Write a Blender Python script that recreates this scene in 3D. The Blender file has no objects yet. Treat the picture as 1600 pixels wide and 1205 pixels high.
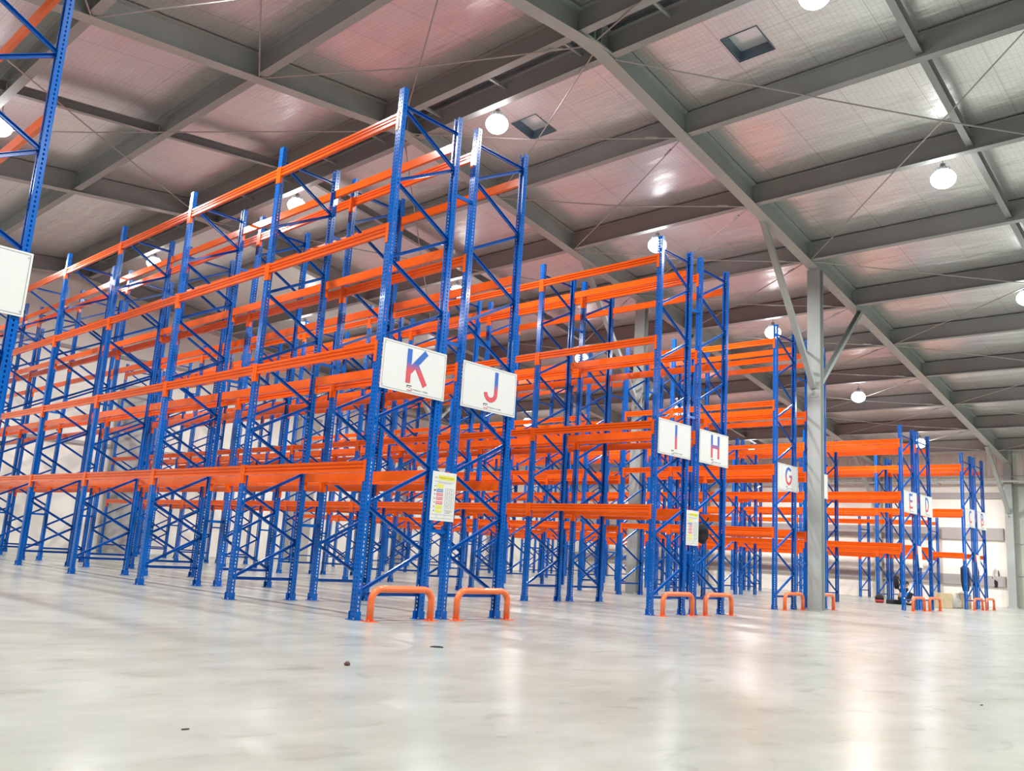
import bpy, math, random
from mathutils import Vector, Matrix
random.seed(7)
SC = bpy.context.scene
COL = SC.collection
PI = math.pi
R = math.radians

# ---------------------------------------------------------------- camera
cam_data = bpy.data.cameras.new('camera')
cam = bpy.data.objects.new('camera', cam_data)
COL.objects.link(cam)
yaw, pitch, roll = R(46.207), R(10.991), R(3.680)
F = Vector((math.sin(yaw)*math.cos(pitch), math.cos(yaw)*math.cos(pitch), math.sin(pitch)))
Rt = Vector((math.cos(yaw), -math.sin(yaw), 0))
Up = Rt.cross(F)
R2 = Rt*math.cos(roll) + Up*math.sin(roll)
U2 = Up*math.cos(roll) - Rt*math.sin(roll)
cam.matrix_world = Matrix(((R2.x, U2.x, -F.x, -6.482), (R2.y, U2.y, -F.y, -8.549), (R2.z, U2.z, -F.z, 0.881), (0, 0, 0, 1)))
cam_data.sensor_width = 36.0
cam_data.sensor_fit = 'HORIZONTAL'
cam_data.lens = 36.0*1352.75/1600.0
cam_data.clip_start = 0.05
cam_data.clip_end = 300
SC.camera = cam

# ---------------------------------------------------------------- world, view
world = bpy.data.worlds.new('world')
SC.world = world
world.use_nodes = True
bgn = world.node_tree.nodes['Background']
bgn.inputs[0].default_value = (1.0, 0.97, 0.90, 1)
bgn.inputs[1].default_value = 0.16
SC.view_settings.view_transform = 'Standard'
SC.view_settings.look = 'None'
SC.view_settings.exposure = 0.35
SC.view_settings.gamma = 1.0
SC.view_settings.use_curve_mapping = False
try:
    SC.cycles.use_denoising = True
    SC.cycles.max_bounces = 8
    SC.cycles.diffuse_bounces = 4
    SC.cycles.glossy_bounces = 3
    SC.cycles.sample_clamp_indirect = 6.0
    SC.cycles.caustics_reflective = False
    SC.cycles.caustics_refractive = False
except Exception:
    pass
LAMP_POWER = 310.0

# ---------------------------------------------------------------- materials
def new_mat(name):
    m = bpy.data.materials.new(name); m.use_nodes = True
    return m, m.node_tree, m.node_tree.nodes['Principled BSDF']

def mat(name, col, rough=0.5, metal=0.0, spec=0.5, var=0.0, vscale=4.0, bump=0.0, bscale=40.0, coat=0.0, stretch=None, emit=None, estr=0.0):
    m, t, b = new_mat(name)
    b.inputs['Base Color'].default_value = (*col, 1)
    b.inputs['Roughness'].default_value = rough
    b.inputs['Metallic'].default_value = metal
    b.inputs['Specular IOR Level'].default_value = spec
    if coat:
        b.inputs['Coat Weight'].default_value = coat
        b.inputs['Coat Roughness'].default_value = 0.08
    if emit:
        b.inputs['Emission Color'].default_value = (*emit, 1)
        b.inputs['Emission Strength'].default_value = estr
    tc = t.nodes.new('ShaderNodeTexCoord')
    src = tc.outputs['Object']
    if stretch:
        mp = t.nodes.new('ShaderNodeMapping'); mp.inputs['Scale'].default_value = stretch
        t.links.new(src, mp.inputs[0]); src = mp.outputs[0]
    n = t.nodes.new('ShaderNodeTexNoise'); n.inputs['Scale'].default_value = vscale; n.inputs['Detail'].default_value = 4
    t.links.new(src, n.inputs['Vector'])
    if var:
        r = t.nodes.new('ShaderNodeValToRGB')
        r.color_ramp.elements[0].position = 0.3; r.color_ramp.elements[1].position = 0.7
        r.color_ramp.elements[0].color = (*[max(0, c*(1-var)) for c in col], 1)
        r.color_ramp.elements[1].color = (*[min(1, c*(1+var*0.6)) for c in col], 1)
        t.links.new(n.outputs['Fac'], r.inputs[0]); t.links.new(r.outputs[0], b.inputs['Base Color'])
    if bump:
        n2 = t.nodes.new('ShaderNodeTexNoise'); n2.inputs['Scale'].default_value = bscale; n2.inputs['Detail'].default_value = 3
        t.links.new(src, n2.inputs['Vector'])
        bp = t.nodes.new('ShaderNodeBump'); bp.inputs['Strength'].default_value = bump; bp.inputs['Distance'].default_value = 0.02
        t.links.new(n2.outputs['Fac'], bp.inputs['Height']); t.links.new(bp.outputs[0], b.inputs['Normal'])
    return m

M = {}
M['blue'] = mat('blue_paint', (0.002, 0.112, 0.47), 0.19, 0, 0.36, var=0.12, vscale=1.3, coat=0.08)
M['orange'] = mat('orange_paint', (0.78, 0.108, 0.006), 0.17, 0, 0.34, var=0.08, vscale=1.1, coat=0.10)
M['guard'] = mat('guard_orange', (0.88, 0.17, 0.045), 0.28, 0, 0.5, var=0.08, vscale=6, coat=0.3)
M['zinc'] = mat('zinc_plate', (0.55, 0.56, 0.58), 0.35, 0.8)
M['steel'] = mat('grey_steel_paint', (0.38, 0.405, 0.39), 0.42, 0.0, 0.3, var=0.10, vscale=0.9)
M['purlin'] = mat('grey_beam_paint', (0.33, 0.34, 0.335), 0.45, 0.0, 0.3, var=0.08, vscale=0.7)
M['rod'] = mat('rod_steel', (0.40, 0.38, 0.36), 0.4, 0.5)
M['dark_sheet'] = mat('dark_ridge_sheet', (0.34, 0.38, 0.41), 0.5, 0.1, var=0.2, vscale=2)
M['white_wall'] = mat('white_panel', (0.90, 0.87, 0.79), 0.6, 0, 0.3, var=0.05, vscale=0.35)
M['grey_wall'] = mat('grey_green_panel', (0.40, 0.42, 0.37), 0.6, 0, 0.3, var=0.08, vscale=0.6)
M['girt'] = mat('girt_mauve_grey', (0.42, 0.385, 0.38), 0.55, 0, 0.3, var=0.06, vscale=0.8)
M['pillar'] = mat('pillar_concrete', (0.46, 0.45, 0.42), 0.8, 0, 0.3, var=0.25, vscale=1.6, stretch=(1, 1, 0.35))
M['housing'] = mat('lamp_housing', (0.45, 0.46, 0.47), 0.4, 0.3)
M['lens'] = mat('lens_glare_dome', (1, 1, 1), 0.3, emit=(0.97, 0.99, 1.0), estr=14.0)
M['board'] = mat('sign_white', (0.71, 0.715, 0.70), 0.35, 0, 0.3)
M['ink'] = mat('ink_black', (0.03, 0.035, 0.04), 0.5)
M['ink_grey'] = mat('ink_grey', (0.28, 0.30, 0.30), 0.5)
M['ink_red'] = mat('ink_red', (0.55, 0.10, 0.12), 0.5)
M['yellow'] = mat('print_yellow', (0.72, 0.68, 0.13), 0.45)
M['yellow_dark'] = mat('print_yellow_dark', (0.50, 0.45, 0.04), 0.45)
M['print_red'] = mat('print_red', (0.72, 0.16, 0.20), 0.45)
M['print_blue'] = mat('print_blue', (0.16, 0.24, 0.50), 0.45)
M['black_cloth'] = mat('black_cloth', (0.015, 0.015, 0.02), 0.85, bump=0.3, bscale=60)
M['navy_cloth'] = mat('navy_cloth', (0.012, 0.018, 0.05), 0.85, var=0.3, vscale=8)
M['grey_cloth'] = mat('grey_cloth', (0.22, 0.21, 0.24), 0.85)
M['white_cloth'] = mat('pale_strap', (0.62, 0.60, 0.58), 0.8)
M['carton'] = mat('carton', (0.55, 0.43, 0.27), 0.8, var=0.1, vscale=5)
M['sack'] = mat('pale_wrap', (0.55, 0.52, 0.45), 0.5, var=0.15, vscale=7, bump=0.5, bscale=9)
M['skin'] = mat('skin', (0.42, 0.24, 0.17), 0.55)
M['hair'] = mat('hair', (0.012, 0.010, 0.010), 0.6)
M['red_cloth'] = mat('red_cloth', (0.45, 0.04, 0.05), 0.7)
M['pebble'] = mat('pebble_brown', (0.10, 0.05, 0.045), 0.7)
M['leaf'] = mat('dark_leaf', (0.05, 0.05, 0.04), 0.8)
M['pipe'] = mat('pipe_grey', (0.55, 0.56, 0.53), 0.4, 0.2)
M['vent_white'] = mat('vent_white', (0.92, 0.94, 0.95), 0.18, 0.5)
M['vent_dark'] = mat('vent_dark', (0.12, 0.17, 0.22), 0.4, 0.3)

# letters: blue above, red below, blended in the middle
m, t, b = new_mat('letter_blue_to_red'); M['letter'] = m
tc = t.nodes.new('ShaderNodeTexCoord'); sx = t.nodes.new('ShaderNodeSeparateXYZ'); rp = t.nodes.new('ShaderNodeValToRGB')
mr = t.nodes.new('ShaderNodeMapRange'); mr.inputs[1].default_value = -0.225; mr.inputs[2].default_value = 0.225
rp.color_ramp.elements[0].position = 0.38; rp.color_ramp.elements[0].color = (0.62, 0.085, 0.10, 1)
rp.color_ramp.elements[1].position = 0.62; rp.color_ramp.elements[1].color = (0.03, 0.13, 0.50, 1)
t.links.new(tc.outputs['Object'], sx.inputs[0]); t.links.new(sx.outputs['Z'], mr.inputs[0]); t.links.new(mr.outputs[0], rp.inputs[0]); t.links.new(rp.outputs[0], b.inputs['Base Color'])
b.inputs['Roughness'].default_value = 0.4

# polished concrete floor
m, t, b = new_mat('polished_concrete'); M['floor'] = m
tc = t.nodes.new('ShaderNodeTexCoord')
mp = t.nodes.new('ShaderNodeMapping'); mp.inputs['Rotation'].default_value = (0, 0, R(44)); mp.inputs['Scale'].default_value = (0.8, 1.4, 1)
n1 = t.nodes.new('ShaderNodeTexNoise'); n1.inputs['Scale'].default_value = 1.6; n1.inputs['Detail'].default_value = 9; n1.inputs['Roughness'].default_value = 0.62
n2 = t.nodes.new('ShaderNodeTexNoise'); n2.inputs['Scale'].default_value = 0.22; n2.inputs['Detail'].default_value = 3
n3 = t.nodes.new('ShaderNodeTexNoise'); n3.inputs['Scale'].default_value = 3.2; n3.inputs['Detail'].default_value = 6; n3.inputs['Distortion'].default_value = 0.8
t.links.new(tc.outputs['Object'], mp.inputs[0])
for n in (n1, n3): t.links.new(mp.outputs[0], n.inputs['Vector'])
t.links.new(tc.outputs['Object'], n2.inputs['Vector'])
r1 = t.nodes.new('ShaderNodeValToRGB'); r1.color_ramp.elements[0].position = 0.30; r1.color_ramp.elements[1].position = 0.72
r1.color_ramp.elements[0].color = (0.300, 0.322, 0.285, 1); r1.color_ramp.elements[1].color = (0.385, 0.41, 0.375, 1)
t.links.new(n1.outputs['Fac'], r1.inputs[0])
r2 = t.nodes.new('ShaderNodeValToRGB'); r2.color_ramp.elements[0].color = (0.93, 0.91, 0.85, 1); r2.color_ramp.elements[1].color = (1, 1, 1, 1)
r2.color_ramp.elements[0].position = 0.35; r2.color_ramp.elements[1].position = 0.6
t.links.new(n2.outputs['Fac'], r2.inputs[0])
r3 = t.nodes.new('ShaderNodeValToRGB'); r3.color_ramp.elements[0].position = 0.31; r3.color_ramp.elements[0].color = (0.86, 0.855, 0.85, 1)
r3.color_ramp.elements[1].position = 0.40; r3.color_ramp.elements[1].color = (1, 1, 1, 1)
t.links.new(n3.outputs['Fac'], r3.inputs[0])
def mul(t, a, c):
    x = t.nodes.new('ShaderNodeMix'); x.data_type = 'RGBA'; x.blend_type = 'MULTIPLY'; x.inputs[0].default_value = 1
    t.links.new(a, x.inputs[6]); t.links.new(c, x.inputs[7]); return x.outputs[2]
t.links.new(mul(t, mul(t, r1.outputs[0], r2.outputs[0]), r3.outputs[0]), b.inputs['Base Color'])
mrr = t.nodes.new('ShaderNodeMapRange'); mrr.inputs[3].default_value = 0.24; mrr.inputs[4].default_value = 0.28
t.links.new(n1.outputs['Fac'], mrr.inputs[0]); t.links.new(mrr.outputs[0], b.inputs['Roughness'])
b.inputs['Specular IOR Level'].default_value = 0.4
bp = t.nodes.new('ShaderNodeBump'); bp.inputs['Strength'].default_value = 0.05; bp.inputs['Distance'].default_value = 0.01
t.links.new(n3.outputs['Fac'], bp.inputs['Height']); t.links.new(bp.outputs[0], b.inputs['Normal'])

# foil-faced roof insulation held by wire mesh
m, t, b = new_mat('foil_insulation'); M['foil'] = m
tc = t.nodes.new('ShaderNodeTexCoord'); sx = t.nodes.new('ShaderNodeSeparateXYZ'); t.links.new(tc.outputs['Object'], sx.inputs[0])
def grid_line(axis, period, width):
    a = t.nodes.new('ShaderNodeMath'); a.operation = 'DIVIDE'; a.inputs[1].default_value = period; t.links.new(sx.outputs[axis], a.inputs[0])
    f = t.nodes.new('ShaderNodeMath'); f.operation = 'FRACT'; t.links.new(a.outputs[0], f.inputs[0])
    l = t.nodes.new('ShaderNodeMath'); l.operation = 'LESS_THAN'; l.inputs[1].default_value = width/period; t.links.new(f.outputs[0], l.inputs[0])
    return l.outputs[0]
def mx(a, c):
    x = t.nodes.new('ShaderNodeMath'); x.operation = 'MAXIMUM'; t.links.new(a, x.inputs[0]); t.links.new(c, x.inputs[1]); return x.outputs[0]
gl = mx(grid_line('X', 0.10, 0.009), grid_line('Y', 0.10, 0.009))
seam = mx(grid_line('Y', 1.22, 0.02), grid_line('X', 3.05, 0.015))
nz = t.nodes.new('ShaderNodeTexNoise'); nz.inputs['Scale'].default_value = 1.3; nz.inputs['Detail'].default_value = 5; t.links.new(tc.outputs['Object'], nz.inputs['Vector'])
rr = t.nodes.new('ShaderNodeValToRGB'); rr.color_ramp.elements[0].color = (0.70, 0.70, 0.69, 1); rr.color_ramp.elements[1].color = (0.86, 0.86, 0.85, 1)
t.links.new(nz.outputs['Fac'], rr.inputs[0])
def mixc(fac, a, col, amt):
    k = t.nodes.new('ShaderNodeMath'); k.operation = 'MULTIPLY'; k.inputs[1].default_value = amt; t.links.new(fac, k.inputs[0])
    x = t.nodes.new('ShaderNodeMix'); x.data_type = 'RGBA'; t.links.new(k.outputs[0], x.inputs[0]); t.links.new(a, x.inputs[6]); x.inputs[7].default_value = (*col, 1); return x.outputs[2]
c1 = mixc(gl, rr.outputs[0], (0.40, 0.38, 0.37), 0.36)
c2 = mixc(seam, c1, (0.34, 0.32, 0.31), 0.4)
t.links.new(c2, b.inputs['Base Color'])
b.inputs['Metallic'].default_value = 0.75
b.inputs['Roughness'].default_value = 0.33
nb = t.nodes.new('ShaderNodeTexNoise'); nb.inputs['Scale'].default_value = 1.1; nb.inputs['Detail'].default_value = 4
mpb = t.nodes.new('ShaderNodeMapping'); mpb.inputs['Scale'].default_value = (1.6, 0.5, 1); t.links.new(tc.outputs['Object'], mpb.inputs[0]); t.links.new(mpb.outputs[0], nb.inputs['Vector'])
bb = t.nodes.new('ShaderNodeBump'); bb.inputs['Strength'].default_value = 0.35; bb.inputs['Distance'].default_value = 0.12
t.links.new(nb.outputs['Fac'], bb.inputs['Height']); t.links.new(bb.outputs[0], b.inputs['Normal'])

# corrugated sheet (colour only; the folds are mesh)
M['sheet'] = mat('pale_corrugated', (0.82, 0.81, 0.76), 0.5, 0.0, 0.4, var=0.06, vscale=1)

# ---------------------------------------------------------------- mesh helpers
class MB:
    def __init__(s): s.v = []; s.f = []; s.m = []; s.mats = []; s.cur = 0
    def use(s, m):
        if m not in s.mats: s.mats.append(m)
        s.cur = s.mats.index(m); return s
    def quad(s, pts):
        i = len(s.v); s.v += [tuple(p) for p in pts]; s.f.append(tuple(range(i, i+len(pts)))); s.m.append(s.cur)
    def add(s, vs, fs):
        i = len(s.v); s.v += [tuple(p) for p in vs]
        for f in fs: s.f.append(tuple(i+k for k in f)); s.m.append(s.cur)
    def box(s, x0, x1, y0, y1, z0, z1):
        s.add([(x0, y0, z0), (x1, y0, z0), (x1, y1, z0), (x0, y1, z0), (x0, y0, z1), (x1, y0, z1), (x1, y1, z1), (x0, y1, z1)],
              [(0, 3, 2, 1), (4, 5, 6, 7), (0, 1, 5, 4), (1, 2, 6, 5), (2, 3, 7, 6), (3, 0, 4, 7)])
    def sweep(s, prof, a, b, up=(0, 0, 1), closed=True):
        """prof: list of (u, w) points; u along side vector, w along up"""
        a = Vector(a); b = Vector(b); d = (b-a).normalized(); up = Vector(up)
        side = d.cross(up)
        if side.length < 1e-5: side = d.cross(Vector((0, 1, 0)))
        side.normalize(); w = side.cross(d).normalized()
        n = len(prof)
        vs = [a+side*p[0]+w*p[1] for p in prof]+[b+side*p[0]+w*p[1] for p in prof]
        fs = [(i, (i+1) % n, n+(i+1) % n, n+i) for i in range(n if closed else n-1)]
        if closed: fs += [tuple(range(n-1, -1, -1)), tuple(range(n, 2*n))]
        s.add(vs, fs)
    def bar(s, a, b, wd, ht, up=(0, 0, 1)):
        s.sweep([(-wd/2, -ht/2), (wd/2, -ht/2), (wd/2, ht/2), (-wd/2, ht/2)], a, b, up)
    def tube(s, pts, r, n=8, cap=True):
        pts = [Vector(p) for p in pts]; rings = []
        ref = None
        for i, p in enumerate(pts):
            d = (pts[min(i+1, len(pts)-1)]-pts[max(i-1, 0)]).normalized()
            if ref is None:
                ref = d.cross(Vector((0, 0, 1)))
                if ref.length < 1e-3: ref = Vector((1, 0, 0))
            u = (ref-d*ref.dot(d)).normalized(); w = d.cross(u); ref = u
            rr = r[i] if isinstance(r, (list, tuple)) else r
            rings.append([p+u*math.cos(2*PI*k/n)*rr+w*math.sin(2*PI*k/n)*rr for k in range(n)])
        vs = [q for g in rings for q in g]; fs = []
        for i in range(len(rings)-1):
            for k in range(n): fs.append((i*n+k, i*n+(k+1) % n, (i+1)*n+(k+1) % n, (i+1)*n+k))
        if cap: fs += [tuple(range(n-1, -1, -1)), tuple(range((len(rings)-1)*n, len(rings)*n))]
        s.add(vs, fs)
    def ball(s, c, r, n=10, mth=7):
        c = Vector(c); rx, ry, rz = r if isinstance(r, (tuple, list)) else (r, r, r)
        vs = [c+Vector((0, 0, rz))]
        for j in range(1, mth):
            th = PI*j/mth
            for k in range(n): vs.append(c+Vector((rx*math.sin(th)*math.cos(2*PI*k/n), ry*math.sin(th)*math.sin(2*PI*k/n), rz*math.cos(th))))
        vs.append(c-Vector((0, 0, rz))); L = len(vs)-1; fs = []
        for k in range(n): fs.append((0, 1+k, 1+(k+1) % n))
        for j in range(mth-2):
            for k in range(n): fs.append((1+j*n+k, 1+(j+1)*n+k, 1+(j+1)*n+(k+1) % n, 1+j*n+(k+1) % n))
        for k in range(n): fs.append((L, 1+(mth-2)*n+(k+1) % n, 1+(mth-2)*n+k))
        s.add(vs, fs)
    def mesh(s, name, smooth=False):
        me = bpy.data.meshes.new(name); me.from_pydata([tuple(map(float, v)) for v in s.v], [], s.f)
        for mm in (s.mats or []): me.materials.append(mm)
        if s.mats: me.polygons.foreach_set('material_index', s.m)
        if smooth: me.polygons.foreach_set('use_smooth', [True]*len(s.f))
        me.update(); return me

def put(name, me, parent=None, loc=(0, 0, 0), rot=(0, 0, 0), label=None, cat=None, group=None, kind=None, scale=None):
    o = bpy.data.objects.new(name, me); COL.objects.link(o)
    o.location = loc; o.rotation_euler = rot
    if scale: o.scale = scale
    if parent: o.parent = parent
    for k, v in (('label', label), ('category', cat), ('group', group), ('kind', kind)):
        if v: o[k] = v
    return o

def on(mat_key): return MB().use(M[mat_key])

def bevelled(me, w, seg=2):
    import bmesh
    bm = bmesh.new(); bm.from_mesh(me)
    bmesh.ops.remove_doubles(bm, verts=bm.verts, dist=1e-5)
    bmesh.ops.bevel(bm, geom=list(bm.edges), offset=w, segments=seg, affect='EDGES', profile=0.5)
    bm.to_mesh(me); bm.free(); return me

# ---------------------------------------------------------------- layout
SK = 0.031                       # the building's cross direction leans by this much per metre
XR = 4.35                        # ridge
def zu(x): return 9.85-0.132*abs(x-XR)        # underside of the rafters
def zc(x): return zu(x)+0.52                   # insulation
RAFT_Y = [0.25, 5.62, 14.62, 24.0]
R0_Y = -8.75
X_WALL = 34.4
Y_FAR = 25.0
BEAM_X = [-11.4, -8.35, -5.3, -2.25, 0.82, 3.9, 4.8, 7.55, 10.62, 13.7, 16.75, 19.85, 22.9, 26.0, 29.1, 32.2]
BEAM_WORD = {4.8: 'just right of the ridge', 3.9: 'just left of the ridge'}

# ---------------------------------------------------------------- setting
b_ = on('floor'); b_.box(-16, 42, -16, Y_FAR+0.3, -0.2, 0.0)
put('floor', b_.mesh('floor'), kind='structure', label='pale polished concrete warehouse floor')

# ceiling: foil sheets with two square vent openings
vents = [(5.95, 6.65, -1.95, -1.25), (5.95, 6.65, 3.2, 3.9)]
xs = sorted(set([-14, XR-0.5] + [5.95, 6.65, X_WALL+0.3] + [XR+0.5]))
ys = sorted(set([-16, Y_FAR+0.2] + [v for q in vents for v in q[2:]]))
b_ = on('foil')
for i in range(len(xs)-1):
    if abs((xs[i]+xs[i+1])/2-XR) < 0.3: continue
    for j in range(len(ys)-1):
        xm, ym = (xs[i]+xs[i+1])/2, (ys[j]+ys[j+1])/2
        if any(v[0] < xm < v[1] and v[2] < ym < v[3] for v in vents): continue
        x0, x1, y0, y1 = xs[i], xs[i+1], ys[j], ys[j+1]
        nx = max(1, int((x1-x0)/3))
        for k in range(nx):
            xa, xb = x0+(x1-x0)*k/nx, x0+(x1-x0)*(k+1)/nx
            za, zb = zc(xa), zc(xb)
            b_.quad([(xa, y0, za), (xa, y1, za), (xb, y1, zb), (xb, y0, zb)])
            b_.quad([(xa, y0, za+0.1), (xb, y0, zb+0.1), (xb, y1, zb+0.1), (xa, y1, za+0.1)])
put('ceiling', b_.mesh('ceiling'), kind='structure', label='silver foil roof insulation behind wire mesh')
# ridge: dark sheet a little higher, with cross bars
b_ = on('dark_sheet')
b_.box(XR-0.55, XR+0.55, -16, Y_FAR+0.2, zc(XR)+0.10, zc(XR)+0.14)
for s_ in (-1, 1): b_.box(XR+s_*0.5-0.01, XR+s_*0.5+0.01, -16, Y_FAR+0.2, zc(XR+0.5)-0.02, zc(XR)+0.12)
put('ceiling', b_.mesh('ceiling_ridge'), kind='structure', label='dark sheet strip along the roof ridge')
bm_ = on('steel'); bm_.box(-0.43, 0.43, -0.025, 0.025, -0.02, 0.03); ridge_bar = bm_.mesh('ridge_cross_bar')
yb = -6.8; k = 0
while yb < 23:
    put('ridge_cross_bar', ridge_bar, loc=(XR, yb, zc(XR)-0.25), label='thin grey bar between the ridge beams, number %s from the near end' % ['one','two','three','four','five','six','seven','eight','nine','ten','eleven','twelve','thirteen','fourteen','fifteen','sixteen','seventeen'][k], cat='bar', group='cross bars along the roof ridge')
    yb += 1.95; k += 1

# ceiling hatches
for i, v in enumerate(vents):
    xm, ym = (v[0]+v[1])/2, (v[2]+v[3])/2; z0 = zc(xm); hw = 0.35
    e = put('roof_hatch', None, loc=(xm, ym, z0), label=('square white roof hatch upper right beside the ridge, near the top picture edge' if i == 0 else 'square white roof hatch beside the big lamp next to the J rack'), cat='roof hatch')
    e.rotation_euler = (0, math.atan(0.132), 0)
    q = on('vent_dark')
    q.box(-hw, -hw+0.02, -hw, hw, 0.0, 0.20); q.box(hw-0.02, hw, -hw, hw, 0.0, 0.20)
    q.box(-hw+0.02, hw-0.02, hw-0.02, hw, 0.0, 0.20); q.box(-hw+0.02, hw-0.02, -hw, -hw+0.02, 0.0, 0.20)
    put('shaft', q.mesh('hatch_shaft'), e)
    q = on('vent_white'); q.box(-hw, hw, -hw, hw, 0.20, 0.22); put('lid', q.mesh('hatch_lid'), e)
    q = on('vent_dark')
    for a in ((-hw-0.008, hw+0.008, -hw-0.008, -hw), (-hw-0.008, hw+0.008, hw, hw+0.008), (-hw-0.008, -hw, -hw, hw), (hw, hw+0.008, -hw, hw)): q.box(*a, -0.015, 0.05)
    put('trim_frame', q.mesh('hatch_frame'), e)

# walls
HW = zc(X_WALL)
b_ = on('white_wall'); b_.box(X_WALL, X_WALL+0.15, 1.45, Y_FAR, 0, 5.1)
put('wall_right', b_.mesh('wall_right'), kind='structure', label='white panelled side wall behind the far racks')
b_ = on('grey_wall'); b_.box(X_WALL, X_WALL+0.15, -16, 1.45, 0, 5.1)
put('wall_right', b_.mesh('wall_right_grey'), kind='structure', label='grey green side wall at the right picture edge')
b_ = on('white_wall'); b_.quad([(-14, Y_FAR, 0), (X_WALL+.15, Y_FAR, 0), (X_WALL+.15, Y_FAR, zc(X_WALL)), (XR, Y_FAR, zc(XR)), (-14, Y_FAR, zc(-14))])
b_.quad([(X_WALL+.15, Y_FAR+.15, 0), (-14, Y_FAR+.15, 0), (-14, Y_FAR+.15, zc(-14)), (XR, Y_FAR+.15, zc(XR)), (X_WALL+.15, Y_FAR+.15, zc(X_WALL))])
put('wall_back', b_.mesh('wall_back'), kind='structure', label='pale end wall behind the long racks')
# corrugated strip under the eaves
b_ = on('sheet'); y = -16.0; p = []
while y < Y_FAR:
    p += [(0.05, y), (0.05, y+0.16), (0.0, y+0.20), (0.0, y+0.36)]; y += 0.40
for i in range(len(p)-1):
    b_.quad([(X_WALL+p[i][0], p[i][1], 5.1), (X_WALL+p[i+1][0], p[i+1][1], 5.1), (X_WALL+p[i+1][0], p[i+1][1], HW), (X_WALL+p[i][0], p[i][1], HW)])
put('wall_right', b_.mesh('wall_right_corrugated'), kind='structure', label='corrugated pale sheet strip under the eaves')
# girts (horizontal rails) on the two walls
n = 1
for z0, z1 in ((0.82, 1.24), (2.72, 3.22), (4.47, 4.72)):
    b_ = on('girt'); b_.box(X_WALL-0.10, X_WALL, 1.6, Y_FAR-0.01, z0, z1)
    put('trim_%d' % n, b_.mesh('girt'), kind='structure', label='mauve grey rail along the white side wall'); n += 1
for z0, z1 in ((2.6, 2.85), (1.3, 1.34)):
    b_ = on('girt'); b_.box(X_WALL-0.04, X_WALL, -16, 1.2, z0, z0+0.06)
    put('trim_%d' % n, b_.mesh('girt'), kind='structure', label='thin rail along the grey side wall'); n += 1
for z0, z1 in ((3.86, 3.98), (7.3, 7.42)):
    b_ = on('girt'); b_.box(-14, X_WALL-0.15, Y_FAR-0.08, Y_FAR, z0, z1)
    put('trim_%d' % n, b_.mesh('girt'), kind='structure', label='grey rail along the end wall'); n += 1

# ---------------------------------------------------------------- steel frame of the building
def isec(h, w, tf=0.016, tw=0.01):
    """I-section outline hanging from w=0 (bottom flange) to h"""
    return [(-w/2, 0), (w/2, 0), (w/2, tf), (tw/2, tf), (tw/2, h-tf), (w/2, h-tf), (w/2, h), (-w/2, h), (-w/2, h-tf), (-tw/2, h-tf), (-tw/2, tf), (-w/2, tf)]
def isweep(b, a, c, h, w, **k): b.sweep(isec(h, w, **k), a, c)

nth = {0.25: 'nearest', 5.62: 'second', 14.62: 'third', 24.0: 'farthest'}
for ry in [R0_Y]+RAFT_Y:
    yy = lambda x: ry+SK*x
    word = nth.get(ry, 'closest overhead, mostly out of view')
    nm = {R0_Y: 'over the camera', 0.25: 'meeting the grey column in front of the F rack', 5.62: 'one bay behind the grey column', 14.62: 'crossing behind the far end of the K rack', 24.0: 'against the end wall'}[ry]
    e = put('roof_rafter', None, loc=(XR, yy(XR), zu(XR)), label='grey steel roof rafter '+nm, cat='rafter')
    o = lambda x, z=None: (x-XR, yy(x)-yy(XR), (zu(x) if z is None else z)-zu(XR))
    for x0, x1 in ((-13.5, XR), (XR, X_WALL-0.05)):
        b_ = on('steel'); isweep(b_, o(x0), o(x1), 0.50, 0.26); put('rafter_arm', b_.mesh('rafter_arm'), e)
    q = on('steel')
    q.box(-0.40, 0.40, -0.16, 0.16, -0.012, 0.02)
    for s_ in (-1, 1): q.bar((s_*0.10, 0, 0.02), (s_*0.10, 0, 0.48), 0.02, 0.24)
    put('splice_plate', q.mesh('splice_plate'), e)
    q = on('zinc')
    for bx in (-0.3, -0.2, 0.2, 0.3):
        for by in (-0.08, 0.08): q.tube([(bx, by, -0.03), (bx, by, -0.01)], 0.016, 6)
    put('bolts', q.mesh('splice_bolts'), e)
    for bx in BEAM_X:
        if bx in (3.9, 4.8): continue
        q = on('steel'); q.box(-0.006, 0.006, -0.125, 0.125, 0.02, 0.46); put('stiffener', q.mesh('stiffener'), e, loc=o(bx))

ys_all = [-16.0, R0_Y]+RAFT_Y
bay_word = {0: 'above the camera', 1: 'in the bay in front of the nearest rafter', 2: 'in the bay right behind the nearest rafter', 3: 'in the middle bay over the racks', 4: 'in the farthest bay by the end wall'}
order = {x: i for i, x in enumerate([7.55, 10.62, 13.7, 16.75, 19.85, 22.9, 26.0, 29.1, 32.2])}
orderL = {x: i for i, x in enumerate([0.82, -2.25, -5.3, -8.35, -11.4])}
ordw = ['first', 'second', 'third', 'fourth', 'fifth', 'sixth', 'seventh', 'eighth', 'ninth']
for x in BEAM_X:
    for j in range(len(ys_all)-1):
        y0 = ys_all[j]+SK*x+(0.01 if j else 0); y1 = ys_all[j+1]+SK*x-0.01
        if x in BEAM_WORD: w = BEAM_WORD[x]
        elif x in order: w = ordw[order[x]]+' one down the right slope'
        else: w = ordw[orderL[x]]+' one down the left slope'
        b_ = on('purlin'); L = y1-y0
        isweep(b_, (0, 0, 0), (0, L, 0), 0.46, 0.17, tf=0.014)
        put('roof_beam', b_.mesh('roof_beam'), loc=(x, y0, zu(x)+0.045), label='grey steel roof beam, %s, %s' % (w, bay_word[j]), cat='roof beam')

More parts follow.
